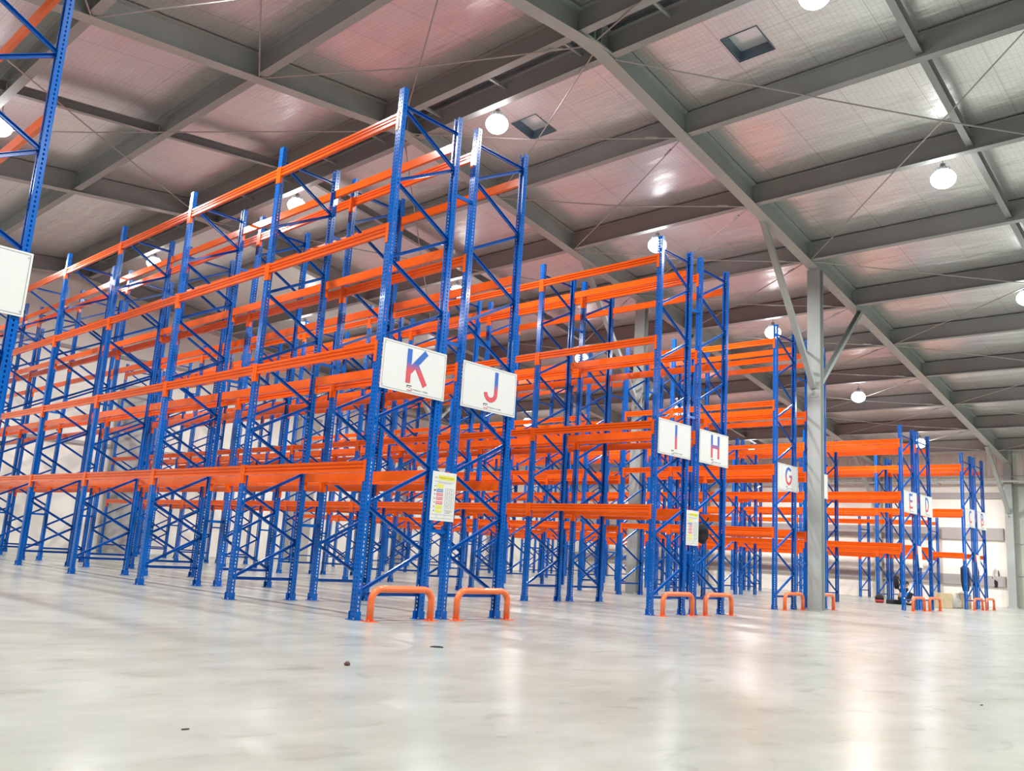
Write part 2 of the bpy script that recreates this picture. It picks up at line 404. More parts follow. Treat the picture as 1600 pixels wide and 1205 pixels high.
# slim mid-bay stringers between the roof beams
for j, (yc, wd) in enumerate(((-4.35, 'front bay'), (9.75, 'middle bay'))):
    xsb = [x for x in BEAM_X if x != 4.8]
    for i in range(len(BEAM_X)-1):
        xa, xb = BEAM_X[i], BEAM_X[i+1]
        if xa == 3.9: continue
        b_ = on('purlin')
        a = Vector((xa+0.01, yc+SK*xa, zu(xa)+0.14)); c = Vector((xb-0.01, yc+SK*xb, zu(xb)+0.14)); c = c-a
        b_.sweep([(-0.06, 0), (0.06, 0), (0.06, 0.008), (-0.052, 0.008), (-0.052, 0.192), (0.06, 0.192), (0.06, 0.2), (-0.06, 0.2)], (0, 0, 0), c)
        put('roof_stringer', b_.mesh('roof_stringer'), loc=a, label='slim grey channel in the %s, number %s counting from the left' % (wd, ['one', 'two', 'three', 'four', 'five', 'six', 'seven', 'eight', 'nine', 'ten', 'eleven', 'twelve', 'thirteen', 'fourteen', 'fifteen'][i]), cat='stringer')

# bracing rods under the roof
def yR(i, x): return ([R0_Y]+RAFT_Y)[i]+SK*x
def rod(i, xa, j, xb, label):
    a = Vector((xa, yR(i, xa)+0.05, zu(xa)+0.03)); c = Vector((xb, yR(j, xb)-0.05, zu(xb)+0.03))
    q = on('rod'); mid = (c-a)*0.5+Vector((0, 0, -0.05 if xb > xa else -0.10))
    q.tube([(0, 0, 0), mid, c-a], 0.014, 6)
    e = put('bracing_rod', q.mesh('bracing_rod'), loc=a, label=label, cat='rod')
    q = on('rod'); d = (c-a).normalized(); q.tube([d*0.5, d*0.75], 0.026, 6); put('turnbuckle', q.mesh('turnbuckle'), e)
def xpair(i, xa, xb, where):
    rod(i, xa, i+1, xb, 'thin roof rod slanting away right, '+where)
    rod(i, xb, i+1, xa, 'thin roof rod slanting away left, '+where)
for xa, xb, w in ((4.8, 13.7, 'from the ridge to the column line'), (13.7, 19.85, 'just beyond the column line'), (19.85, 26.0, 'half way to the side wall'), (26.0, 32.2, 'close to the side wall'), (0.82, 4.3, 'left of the ridge')):
    xpair(0, xa, xb, w+', front bay')
for xa, xb, w in ((-5.3, -2.25, 'two beams left of the ridge'), (-2.25, 0.82, 'one beam left of the ridge'), (0.82, 4.35, 'left of the ridge'), (4.5, 7.55, 'right of the ridge'), (7.55, 10.62, 'one beam right of the ridge'), (10.62, 13.7, 'beside the column top'), (13.7, 16.75, 'just past the column'), (16.75, 19.85, 'two beams past the column'), (19.85, 22.9, 'three beams past the column'), (22.9, 26.0, 'four beams past the column'), (26.0, 29.1, 'near the side wall'), (29.1, 32.2, 'at the side wall')):
    xpair(1, xa, xb, w+' in the second bay')
for xa, xb, w in ((-5.3, 4.35, 'left slope'), (4.5, 13.7, 'right slope'), (13.7, 19.85, 'right slope past the columns')):
    xpair(2, xa, xb, w+' in the middle bay')

# columns
def column(x, ry, top, label, knees, bd=0.34, dp=0.20):
    y = ry+SK*x
    e = put('steel_column', None, loc=(x, y, 0), label=label, cat='column')
    q = on('steel')
    q.sweep([(-bd/2, -dp/2), (bd/2, -dp/2), (bd/2, -dp/2+0.016), (0.006, -dp/2+0.016), (0.006, dp/2-0.016), (bd/2, dp/2-0.016), (bd/2, dp/2), (-bd/2, dp/2), (-bd/2, dp/2-0.016), (-0.006, dp/2-0.016), (-0.006, -dp/2+0.016), (-bd/2, -dp/2+0.016)], (0, 0, 0.02), (0, 0, top), up=(1, 0, 0))
    put('shaft', q.mesh('column_shaft'), e)
    q = on('steel'); q.box(-0.2, 0.2, -0.22, 0.22, 0, 0.02); put('base_plate', q.mesh('column_base'), e)
    q = on('zinc')
    for bx in (-0.16, 0.16):
        for by in (-0.18, 0.18): q.tube([(bx, by, 0.02), (bx, by, 0.06)], 0.016, 6)
    put('anchor_bolts', q.mesh('anchor_bolts'), e)
    for z0, dx, z1 in knees:
        s_ = 1 if dx > 0 else -1
        q = on('steel')
        q.sweep([(-0.07, -0.05), (0.07, -0.05), (0.07, 0.05), (0.062, 0.05), (0.062, -0.042), (-0.062, -0.042), (-0.062, 0.05), (-0.07, 0.05)], (s_*dp/2, 0, z0), (dx, 0, z1), up=(-s_*0.6, 0, 0.8))
        k_ = put('knee_brace', q.mesh('knee_brace'), e)
        q = on('steel')
        q.sweep([(-0.12, -0.09), (0.12, -0.09), (0.12, 0.09), (-0.12, 0.09)], (s_*dp/2, 0, z0-0.16), (s_*(dp/2+0.012), 0, z0-0.16), up=(0, 0, 1))
        for zt in (0.0, -0.22):
            q.add([(s_*dp/2, 0.006, z0+zt), (s_*(dp/2+0.14), 0.006, z0+zt+0.12), (s_*dp/2, 0.006, z0+zt+0.12), (s_*dp/2, -0.006, z0+zt), (s_*(dp/2+0.14), -0.006, z0+zt+0.12), (s_*dp/2, -0.006, z0+zt+0.12)],
                  [(0, 1, 2), (5, 4, 3), (0, 3, 4, 1), (1, 4, 5, 2), (2, 5, 3, 0)])
        put('gusset', q.mesh('gusset'), k_)
    return e
XC_ = 14.17
column(XC_, 0.25, zu(XC_), 'tall grey steel column standing beside the G rack end', [(5.45, -2.85, 8.98), (5.45, 2.95, 8.2)])
column(XC_, 5.62, zu(XC_), 'grey steel column seen through the I and H racks', [(5.45, -2.85, 8.98), (5.45, 2.95, 8.2)])
column(XC_, 14.62, zu(XC_), 'grey steel column deep between the far G and F racks', [(5.45, -2.85, 8.98), (5.45, 2.95, 8.2)])
for ry, lb in ((0.25, 'grey wall column with slanting knee brace at the right picture edge'), (5.62, 'grey wall column behind the E rack top'), (14.62, 'grey wall column on the white side wall, far off')):
    column(X_WALL-0.16, ry, zu(X_WALL-0.16), lb, [(3.85, -2.95, zu(X_WALL-3.1))], dp=0.28, bd=0.30)
# concrete pillars on the end wall
for x, w in ((7.35, 'left'), (15.3, 'middle'), (21.05, 'right'), (28.0, 'far right')):
    q = on('pillar'); q.box(-0.5, 0.5, -0.36, -0.01, 0, 6.2); q.box(-0.56, 0.56, -0.36, -0.01, 6.2, 6.32)
    put('wall_pillar', q.mesh('wall_pillar'), loc=(x if x != 21.05 else 21.04, Y_FAR, 0), label='stained grey concrete pillar on the end wall, %s one' % w, cat='pillar', scale=(1 if x != 21.05 else 0.34, 1, 1))

# pipes along the side wall
for z, r_, lb in ((5.16, 0.055, 'thick grey pipe along the side wall below the corrugated strip'), (5.40, 0.03, 'thin grey pipe above the thick one on the side wall')):
    q = on('pipe'); q.tube([(0, -16, 0), (0, Y_FAR-0.05, 0)], r_, 10)
    e = put('wall_pipe', q.mesh('wall_pipe', True), loc=(X_WALL-0.5 if r_ > .04 else X_WALL-0.12, 0, z), label=lb, cat='pipe')
    if r_ > .04:
        q = on('pipe')
        for yk in range(-14, 24, 3): q.box(0, 0.5, yk, yk+0.04, -0.09, -0.05)
        put('brackets', q.mesh('pipe_brackets'), e)
# flood lamp pipe bend above the wall
# ---------------------------------------------------------------- lamps
q = on('housing')
prof = [(0.0, 0.30), (0.05, 0.30), (0.06, 0.22), (0.12, 0.20), (0.14, 0.10), (0.20, 0.07), (0.225, 0.0), (0.215, 0.0), (0.20, 0.02)]
n = 24
for i in range(len(prof)-1):
    for k in range(n):
        a0, a1 = 2*PI*k/n, 2*PI*(k+1)/n
        (r0, z0), (r1, z1) = prof[i], prof[i+1]
        q.quad([(r0*math.cos(a0), r0*math.sin(a0), z0), (r1*math.cos(a0), r1*math.sin(a0), z1), (r1*math.cos(a1), r1*math.sin(a1), z1), (r0*math.cos(a1), r0*math.sin(a1), z0)])
for k in range(12):
    a0 = 2*PI*k/12; q.bar((0.05*math.cos(a0), 0.05*math.sin(a0), 0.15), (0.15*math.cos(a0), 0.15*math.sin(a0), 0.15), 0.006, 0.1)
housing = q.mesh('lamp_housing')
q = on('lens'); q.ball((0, 0, -0.02), (0.235, 0.235, 0.19), 24, 14); lens = q.mesh('lens_glare_dome', True)  # lens swollen into a glowing dome to imitate the glare around it
q = on('rod'); q.tube([(0, 0, 0.30), (0, 0, 0.62)], 0.008, 6); hook = q.mesh('lamp_hook')
ld = bpy.data.lights.new('high_bay_light', 'AREA'); ld.shape = 'DISK'; ld.size = 0.38; ld.energy = LAMP_POWER; ld.color = (0.99, 0.99, 0.97); ld.spread = R(165)
LAMPX = [(-8.1, 'far left'), (-2.0, 'left slope'), (5.05, 'ridge'), (11.0, 'second'), (17.3, 'third'), (23.8, 'fourth'), (30.0, 'fifth')]
lamp_names = {(5.05, -3.4): 'at the top picture edge right of the ridge', (11.0, -3.4): 'hanging high on the right', (17.3, -3.4): 'at the right picture edge',
  (5.05, 3.42): 'largest glare, just above the J rack end', (11.0, 3.42): 'beside the top of the I rack end', (17.3, 3.42): 'beside the top of the G rack end', (23.8, 3.42): 'right of the grey column', (30.0, 3.42): 'by the top of the E and D racks',
  (5.05, 10.85): 'over the K rack between the second and third frame tops', (17.3, 10.85): 'seen between the J and I racks', (11.0, 10.85): 'small behind the J rack top', (5.05, 19.3): 'far off over the K rack end', (-2.0, 10.85): 'cut by the left picture edge'}
for x, xw in LAMPX:
    for y, yw in ((-10.3, 'behind the camera'), (-3.4, 'front row'), (3.42, 'second row'), (10.85, 'third row'), (19.3, 'last row')):
        zz = zu(x)-0.14
        lb = 'round high bay lamp, lit, '+lamp_names.get((x, y), '%s lamp line, %s' % (xw, yw))
        e = put('high_bay_lamp', None, loc=(x, y, zz), label=lb, cat='lamp', group='high bay lamps under the roof')
        put('lamp_housing', housing, e); put('lens_glare_dome', lens, e); put('lamp_hook', hook, e)
        lo = bpy.data.objects.new('lamp_light', ld); COL.objects.link(lo); lo.parent = e; lo.location = (0, 0, -0.215)

# ---------------------------------------------------------------- racks
PW, PD = 0.10, 0.072
def post_mesh(H, name):
    """perforated upright: aisle face looks to -x, sides run to +x; plus foot plate"""
    b = MB().use(M['blue'])
    pitch = 0.05; nrow = int(H/pitch)
    th = 0.0025
    def panel(P0, uvec, cols, holes, zoff):
        # cols: list of u breakpoints; holes: indices of columns that carry holes
        P0 = Vector(P0); uvec = Vector(uvec)
        nrm = uvec.cross(Vector((0, 0, 1))).normalized()*th
        zs = [0.008]; tags = [0]
        for r_ in range(nrow):
            za = 0.03+r_*pitch+zoff
            if za+0.03 > H-0.01: break
            zs += [za, za+0.026]; 
        zs.append(H)
        for i in range(len(zs)-1):
            hole_row = (i % 2 == 1)
            if not hole_row:
                for sg in (0, 1):
                    o = nrm*sg
                    pts = [P0+uvec*cols[0]+o, P0+uvec*cols[-1]+o]
                    qd = [pts[0]+Vector((0, 0, zs[i])), pts[1]+Vector((0, 0, zs[i])), pts[1]+Vector((0, 0, zs[i+1])), pts[0]+Vector((0, 0, zs[i+1]))]
                    b.quad(qd if sg else qd[::-1])
            else:
                for c in range(len(cols)-1):
                    if c in holes: continue
                    for sg in (0, 1):
                        o = nrm*sg
                        p0, p1 = P0+uvec*cols[c]+o, P0+uvec*cols[c+1]+o
                        qd = [p0+Vector((0, 0, zs[i])), p1+Vector((0, 0, zs[i])), p1+Vector((0, 0, zs[i+1])), p0+Vector((0, 0, zs[i+1]))]
                        b.quad(qd if sg else qd[::-1])
    hw = PW/2
    panel((-PD/2, -hw, 0), (0, 1, 0), [0, 0.022, 0.036, PW-0.036, PW-0.022, PW], (1, 3), 0)
    panel((-PD/2, -hw, 0), (1, 0, 0), [0, 0.028, 0.044, PD], (1,), 0.02)
    panel((PD/2, hw, 0), (-1, 0, 0), [0, PD-0.044, PD-0.028, PD], (1,), 0.02)
    for s_ in (-1, 1):
        b.box(PD/2-0.003, PD/2, min(s_*hw, s_*(hw-0.022)), max(s_*hw, s_*(hw-0.022)), 0.008, H)
    return b.mesh(name)
foot_mb = on('blue'); foot_mb.box(-0.075, 0.075, -0.075, 0.075, 0, 0.008)
for s_ in (-1, 1): foot_mb.box(-0.05, 0.05, s_*0.054-0.003, s_*0.054+0.003, 0.008, 0.10)
foot_mb.use(M['zinc'])
for s_ in (-1, 1): foot_mb.tube([(0.058*s_, 0.062*s_, 0.008), (0.058*s_, 0.062*s_, 0.03)], 0.008, 6)
foot = foot_mb.mesh('foot_plate')

def chan(b, a, c):
    b.sweep([(-0.016, -0.022), (0.016, -0.022), (0.016, -0.018), (-0.012, -0.018), (-0.012, 0.018), (0.016, 0.018), (0.016, 0.022), (-0.016, 0.022)], a, c, up=(0, 0, 1) if abs(a[2]-c[2]) < 1 else (1, 0, 0))
def brace_mesh(dz, name):
    b = on('blue'); chan(b, (0.0, 0, 0), (1.0, 0, dz)); return b.mesh(name)
NODE0, NSTEP = 0.31, 0.525
br_h = brace_mesh(0, 'brace_level'); br_u = brace_mesh(NSTEP, 'brace_rising'); br_d = brace_mesh(-NSTEP, 'brace_falling')
bolt_mb = on('zinc')

def brace_list(H, mirror):
    out = [('h', NODE0-0.01)]; k = 0; z = NODE0
    while z+NSTEP < H-0.15:
        low_left = (k % 2 == 0) != mirror
        out.append(('u', z) if low_left else ('d', z+NSTEP)); z += NSTEP; k += 1
    out.append(('h', z+0.02)); return out
BR = {'h': br_h, 'u': br_u, 'd': br_d}

BH, BT = 0.140, 0.05
def beam_mesh(L, name, side, conn):
    """beam hangs on the aisle side: outer face at local x=-PD/2, top at z=0; runs from y=0 to y=L"""
    b = on('orange')
    x0 = -PD/2+0.004
    prof = [(x0, 0), (x0+BT*0.55, 0), (x0+BT*0.55, -0.018), (x0+BT, -0.018), (x0+BT, -BH), (x0, -BH), (x0, -BH+0.030), (x0+0.013, -BH+0.040), (x0+0.013, -BH+0.054), (x0, -BH+0.064),
            (x0, -0.064), (x0+0.013, -0.054), (x0+0.013, -0.040), (x0, -0.030)]
    y0, y1 = PW/2+0.006, L-PW/2-0.006
    n = len(prof); vs = [(p[0], y0, p[1]) for p in prof]+[(p[0], y1, p[1]) for p in prof]
    b.add(vs, [(i, (i+1) % n, n+(i+1) % n, n+i) for i in range(n)]+[tuple(range(n-1, -1, -1)), tuple(range(n, 2*n))])
    if conn: connector_into(b, 0, 1); connector_into(b, L, -1)
    return b.mesh(name)
def connector_into(b, y, s_):
    x0 = -PD/2-0.006; z1, z0 = 0.012, -0.255
    ya, yb_ = y+s_*0.003, y+s_*(PW/2+0.006)
    b.box(x0, x0+0.004, min(ya, yb_), max(ya, yb_), z0, z1)
    yc, yd = y+s_*(PW/2+0.002), y+s_*(PW/2+0.006)
    b.box(x0+0.004, x0+0.05, min(yc, yd), max(yc, yd), z0, z1)
    b.use(M['zinc'])
    for zz in (z1-0.04, z1-0.14, z1-0.23): b.box(x0-0.003, x0, min(y+s_*0.018, y+s_*0.03), max(y+s_*0.018, y+s_*0.03), zz-0.008, zz+0.008) if False else None
    b.use(M['orange'])
cache = {}
def conn_mesh(s_):
    key = ('conn', s_)
    if key not in cache:
        b = on('orange'); connector_into(b, 0, s_); cache[key] = b.mesh('beam_connector')
    return cache[key]
def get_beam(L, conn):
    key = ('beam', round(L, 3), conn)
    if key not in cache: cache[key] = beam_mesh(L, 'rack_beam', 0, conn)
    return cache[key]
def get_post(H):
    key = ('post', round(H, 2))
    if key not in cache: cache[key] = post_mesh(H, 'upright_post')
    return cache[key]
def get_bracing(H, mirror):
    key = ('bracing', round(H, 2), mirror)
    if key not in cache:
        b = on('blue')
        for kd, z in brace_list(H, mirror):
            chan(b, (0, 0, z), (1, 0, z+{'h': 0, 'u': NSTEP, 'd': -NSTEP}[kd]))
        cache[key] = b.mesh('bracing')
    return cache[key]

LV4 = [1.89, 3.39, 4.955, 6.52]
LV3 = LV4[:3]
def rack(x, ylist, H, levels, mirror, label, full=True, spacers=False, group=None):
    y0 = ylist[0]
    e = put('pallet_rack', None, loc=(x, y0, 0), label=label, cat='pallet rack')
    if group: e['group'] = group
    for y in ylist:
        f = put('upright_frame', None, e, loc=(0, y-y0, 0))
        put('post', get_post(H), f); put('post', get_post(H), f, loc=(1, 0, 0), rot=(0, 0, PI))
        if full:
            put('foot_plate', foot, f); put('foot_plate', foot, f, loc=(1, 0, 0), rot=(0, 0, PI))
            for kd, z in brace_list(H, mirror): put('brace', BR[kd], f, loc=(0, 0, z))
        else:
            put('bracing', get_bracing(H, mirror), f)
    for i in range(len(ylist)-1):
        L = ylist[i+1]-ylist[i]
        for z in levels:
            for side in (0, 1):
                if side == 0: loc, rot = (0, ylist[i]-y0, z), 0
                else: loc, rot = (1, ylist[i+1]-y0, z), PI
                bo = put('beam', get_beam(L, not full), e, loc=loc, rot=(0, 0, rot))
                if full:
                    put('connector', conn_mesh(1), bo); put('connector', conn_mesh(-1), bo, loc=(0, L, 0))
    if spacers:
        key = ('spacer', spacers)
        if key not in cache:
            b = on('blue'); b.bar((PD/2, 0, 0), (spacers-PD/2, 0, 0), 0.03, 0.045); cache[key] = b.mesh('row_spacer')
        for y in ylist:
            for z in (1.11, 3.63, 5.73):
                if z < H-0.3: put('row_spacer', cache[key], e, loc=(1, y-y0, z))
    return e

H1, H2 = 6.863, 5.363
L1, L2 = 2.914, 2.943
G = 0.384
def seq(y0, L, n): return [y0+L*i for i in range(n+1)]
rack(-3.99-1.0, seq(0.5, L1, 3), H1, LV4, True, 'blue and orange pallet rack cut off by the left picture edge')
rack(0.0, seq(0, L1, 8), H1, LV4, False, 'tall blue and orange pallet rack carrying the K sign', spacers=G)
rack(1+G, seq(0, L1, 8), H1, LV4, True, 'tall blue and orange pallet rack carrying the J sign')
rack(6.373, seq(0.164, L1, 8), H1, LV4, False, 'tall blue and orange pallet rack carrying the I sign', spacers=G)
rack(6.373+1+G, seq(0.164, L1, 8), H1, LV4, True, 'tall blue and orange pallet rack carrying the H sign')
rack(12.921, [1.141, 4.08, 5.607], H1, LV4, False, 'blue and orange pallet rack carrying the G sign, in front of the second column', spacers=0.745)
rack(14.666, [1.141, 4.08, 5.607], H1, LV4, True, 'blue and orange pallet rack with its end hidden behind the grey column')
rack(12.921, seq(6.95, L1, 5), H1, LV4, False, 'blue and orange pallet rack continuing the G row beyond the second column', full=False, spacers=0.745)
rack(14.666, seq(6.95, L1, 5), H1, LV4, True, 'blue and orange pallet rack continuing the F row beyond the second column', full=False)
rack(19.847, seq(0.641, L2, 8), H2, LV3, False, 'lower blue and orange pallet rack carrying the E sign', full=False, spacers=G)
rack(19.847+1+G, seq(0.641, L2, 8), H2, LV3, True, 'lower blue and orange pallet rack carrying the D sign', full=False)
rack(26.251, seq(0.823, L2, 8), H2, LV3, False, 'lower blue and orange pallet rack carrying the C sign', full=False, spacers=G)
rack(26.251+1+G, seq(0.823, L2, 8), H2, LV3, True, 'lower blue and orange pallet rack carrying the B sign', full=False)
rack(32.63, seq(3.99, L2, 6), 3.58, LV4[:2], False, 'lowest blue and orange pallet rack standing against the white side wall', full=False)

# ---------------------------------------------------------------- bent tube guards
def guard(x, y, w, lb):
    e = put('rack_guard', None, loc=(x, y, 0), label='bent orange tube guard on the floor before the %s' % lb, cat='guard', group='orange tube guards at the rack ends')
    r_, h, c = 0.042, 0.375, 0.14; p = [(0, 0, 0.01), (0, 0, h-c)]
    for k in range(1, 9):
        a = PI/2*k/8; p.append((c-c*math.cos(a), 0, h-c+c*math.sin(a)))
    for k in range(9):
        a = PI/2*k/8; p.append((w-c+c*math.sin(a), 0, h-c+c*math.cos(a)))
    p.append((w, 0, 0.01)); q = on('guard'); q.tube(p, r_, 16); put('bent_tube', q.mesh('bent_tube', True), e)
    for k in (0, w):
        q = on('guard'); q.box(-0.075, 0.075, -0.075, 0.075, 0, 0.01); q.use(M['zinc'])
        for sx_ in (-1, 1): q.tube([(0.058*sx_, 0.055*sx_, 0.01), (0.058*sx_, 0.055*sx_, 0.028)], 0.009, 6)
        put('base_plate', q.mesh('guard_plate'), e, loc=(k, 0, 0))
RX = {'K': 0.0, 'J': 1+G, 'I': 6.373, 'H': 6.373+1+G, 'G': 12.921, 'F': 14.666, 'E': 19.847, 'D': 19.847+1+G, 'C': 26.251, 'B': 26.251+1+G}
RY = {'K': 0, 'J': 0, 'I': .164, 'H': .164, 'G': 1.141, 'F': 1.141, 'E': .641, 'D': .641, 'C': .823, 'B': .823}
for L_ in 'KJIHGFEDCB':
    guard(RX[L_]+0.04, RY[L_]-0.24, 0.94, {'F': 'rack end hidden by the grey column'}.get(L_, '%s rack end' % L_))

# ---------------------------------------------------------------- signs
def stroke(b, pts, w, y=0.0, th=0.003):
    """flat ribbon of width w through pts (x, z), standing in the XZ plane, front towards -y"""
    n = len(pts); P = [Vector((p[0], p[1])) for p in pts]; Lf, Rg = [], []
    for i in range(n):
        if i == 0: d = P[1]-P[0]
        elif i == n-1: d = P[-1]-P[-2]
        else: d = (P[i+1]-P[i]).normalized()+(P[i]-P[i-1]).normalized()
        d.normalize(); nn = Vector((-d.y, d.x)); k = w/2
        if 0 < i < n-1:
            c = nn.dot(Vector((-(P[i]-P[i-1]).normalized().y, (P[i]-P[i-1]).normalized().x))); k = w/2/max(0.5, c)
        Lf.append(P[i]+nn*k); Rg.append(P[i]-nn*k)
    vs = []
    for yy_ in (y, y+th):
        vs += [(p.x, yy_, p.y) for p in Lf]+[(p.x, yy_, p.y) for p in Rg]
    fs = []
    for i in range(n-1):
        fs.append((i, n+i, n+i+1, i+1)); fs.append((2*n+i, 2*n+i+1, 3*n+i+1, 3*n+i))
        fs.append((i, i+1, 2*n+i+1, 2*n+i)); fs.append((n+i, 3*n+i, 3*n+i+1, n+i+1))
    fs += [(0, 2*n, 3*n, n), (n-1, 2*n-1, 4*n-1, 3*n-1)]
    b.add(vs, fs)
def arc(cx, cz, rx, rz, a0, a1, n=14): return [(cx+rx*math.cos(R(a0+(a1-a0)*i/n)), cz+rz*math.sin(R(a0+(a1-a0)*i/n))) for i in range(n+1)]
hh = 0.222; W = 0.067
def letter(ch):
    b = on('letter'); a = hh-W/2
    if ch == 'I': stroke(b, [(0, -hh), (0, hh)], W)
    if ch == 'H':
        for s_ in (-1, 1): stroke(b, [(s_*0.125, -hh), (s_*0.125, hh)], W)
        stroke(b, [(-0.1, 0.0), (0.1, 0.0)], W, y=0.0005)
    if ch == 'K':
        stroke(b, [(-0.13, -hh), (-0.13, hh)], W+0.01)
        stroke(b, [(-0.11, -0.065), (0.15, hh)], W+0.012, y=0.0005); stroke(b, [(-0.01, 0.03), (0.16, -hh)], W+0.012, y=0.001)
    if ch == 'J': stroke(b, [(0.09, hh), (0.09, -0.09)]+arc(-0.01, -0.09, 0.10, hh-W/2-0.09, 0, -180)[1:], W)
    if ch == 'E':
        stroke(b, [(-0.11, -hh), (-0.11, hh)], W)
        for z in (-a, 0, a): stroke(b, [(-0.10, z), (0.13, z)], W, y=0.0005)
    if ch == 'D': stroke(b, [(-0.11, -hh), (-0.11, hh)], W); stroke(b, [(-0.10, a), (-0.02, a)]+arc(-0.02, 0, 0.15, a, 90, -90)[1:]+[(-0.10, -a)], W, y=0.0005)
    if ch == 'B':
        stroke(b, [(-0.11, -hh), (-0.11, hh)], W)
        stroke(b, [(-0.10, a), (0.01, a)]+arc(0.01, a/2, 0.09, a/2, 90, -90)[1:]+[(-0.10, 0)], W*0.9, y=0.0005)
        stroke(b, [(-0.10, 0), (0.03, 0)]+arc(0.03, -a/2, 0.10, a/2, 90, -90)[1:]+[(-0.10, -a)], W*0.9, y=0.001)
    if ch == 'C': stroke(b, arc(0.01, 0, 0.145, a, 50, 310, 22), W)
    if ch == 'G': stroke(b, arc(0.0, 0, 0.145, a, 45, 360, 24)+[(0.145, 0.03)], W); stroke(b, [(0.03, 0.0), (0.16, 0.0)], W*0.9, y=0.0005)
    if ch == 'F':
        stroke(b, [(-0.11, -hh), (-0.11, hh)], W)
        for z in (0, a): stroke(b, [(-0.10, z), (0.13, z)], W, y=0.0005)
    return b.mesh('letter_'+ch)
BW, BHT = 1.07, 0.635
q = on('board'); q.box(-BW/2, BW/2, 0, 0.012, -BHT/2, BHT/2); board = q.mesh('sign_panel')
q = on('ink_grey'); i_ = 0.022
for a in ((-BW/2+i_, -BHT/2+i_, BW/2-i_, -BHT/2+i_), (-BW/2+i_, BHT/2-i_, BW/2-i_, BHT/2-i_), (-BW/2+i_, -BHT/2+i_, -BW/2+i_, BHT/2-i_), (BW/2-i_, -BHT/2+i_, BW/2-i_, BHT/2-i_)):
    stroke(q, [(a[0], a[1]), (a[2], a[3])], 0.006, y=-0.0015, th=0.0015)
border = q.mesh('sign_border')
q = on('ink')
stroke(q, [(-0.035, 0.004), (-0.035, 0.030), (0.04, 0.030)], 0.011, -0.002, 0.002)
stroke(q, [(-0.012, 0.006), (0.02, 0.006)], 0.006, -0.002, 0.002)
q.use(M['ink_red'])
stroke(q, [(-0.035, -0.030), (0.04, -0.030), (0.04, 0.002)], 0.011, -0.002, 0.002)
logo = q.mesh('sign_logo')
q = on('ink_grey'); random.seed(3); xx = 0.0
for wlen in (8, 7):                      # the two faint words beside the mark, too small to read in the photo
    for c in range(wlen):
        w_ = 0.010; stroke(q, [(xx, -0.009), (xx, 0.009)], 0.004, -0.002, 0.002)
        if random.random() < .7: stroke(q, [(xx, 0.008 if random.random() < .5 else -0.008), (xx+w_, 0.008 if random.random() < .5 else -0.008)], 0.003, -0.0022, 0.002)
        if random.random() < .5: stroke(q, [(xx+w_, -0.009), (xx+w_, 0.009)], 0.003, -0.002, 0.002)
        xx += 0.0165
    xx += 0.014
words = q.mesh('sign_lettering')
q = on('zinc')
for sx_ in (-1, 1):
    for sz in (-1, 1): q.tube([(sx_*(BW/2-0.035), -0.004, sz*(BHT/2-0.05)), (sx_*(BW/2-0.035), 0.0, sz*(BHT/2-0.05))], 0.007, 8)
screws = q.mesh('sign_screws')
def sign(ch, x, y):
    lb = 'white sign board with blue and red letter %s on a rack end' % ch if ch else 'white sign board cut off by the left picture edge'
    if ch == 'F': lb = 'white sign board mostly hidden behind the grey column'
    e = put('rack_sign', None, loc=(x+0.53, y-PW/2-0.026, 3.12), label=lb, cat='sign', group='letter signs on the rack ends')
    put('panel', board, e); put('border_line', border, e); put('screws', screws, e)
    if ch: put('letter', letter(ch), e, loc=(0.03, -0.0035, 0.04))
    put('logo', logo, e, loc=(-0.07, 0, -0.245)); put('lettering', words, e, loc=(-0.005, 0, -0.255))
for L_ in 'KJIHGFEDCB': sign(L_, RX[L_], RY[L_])
sign(None, -4.99, 0.5)

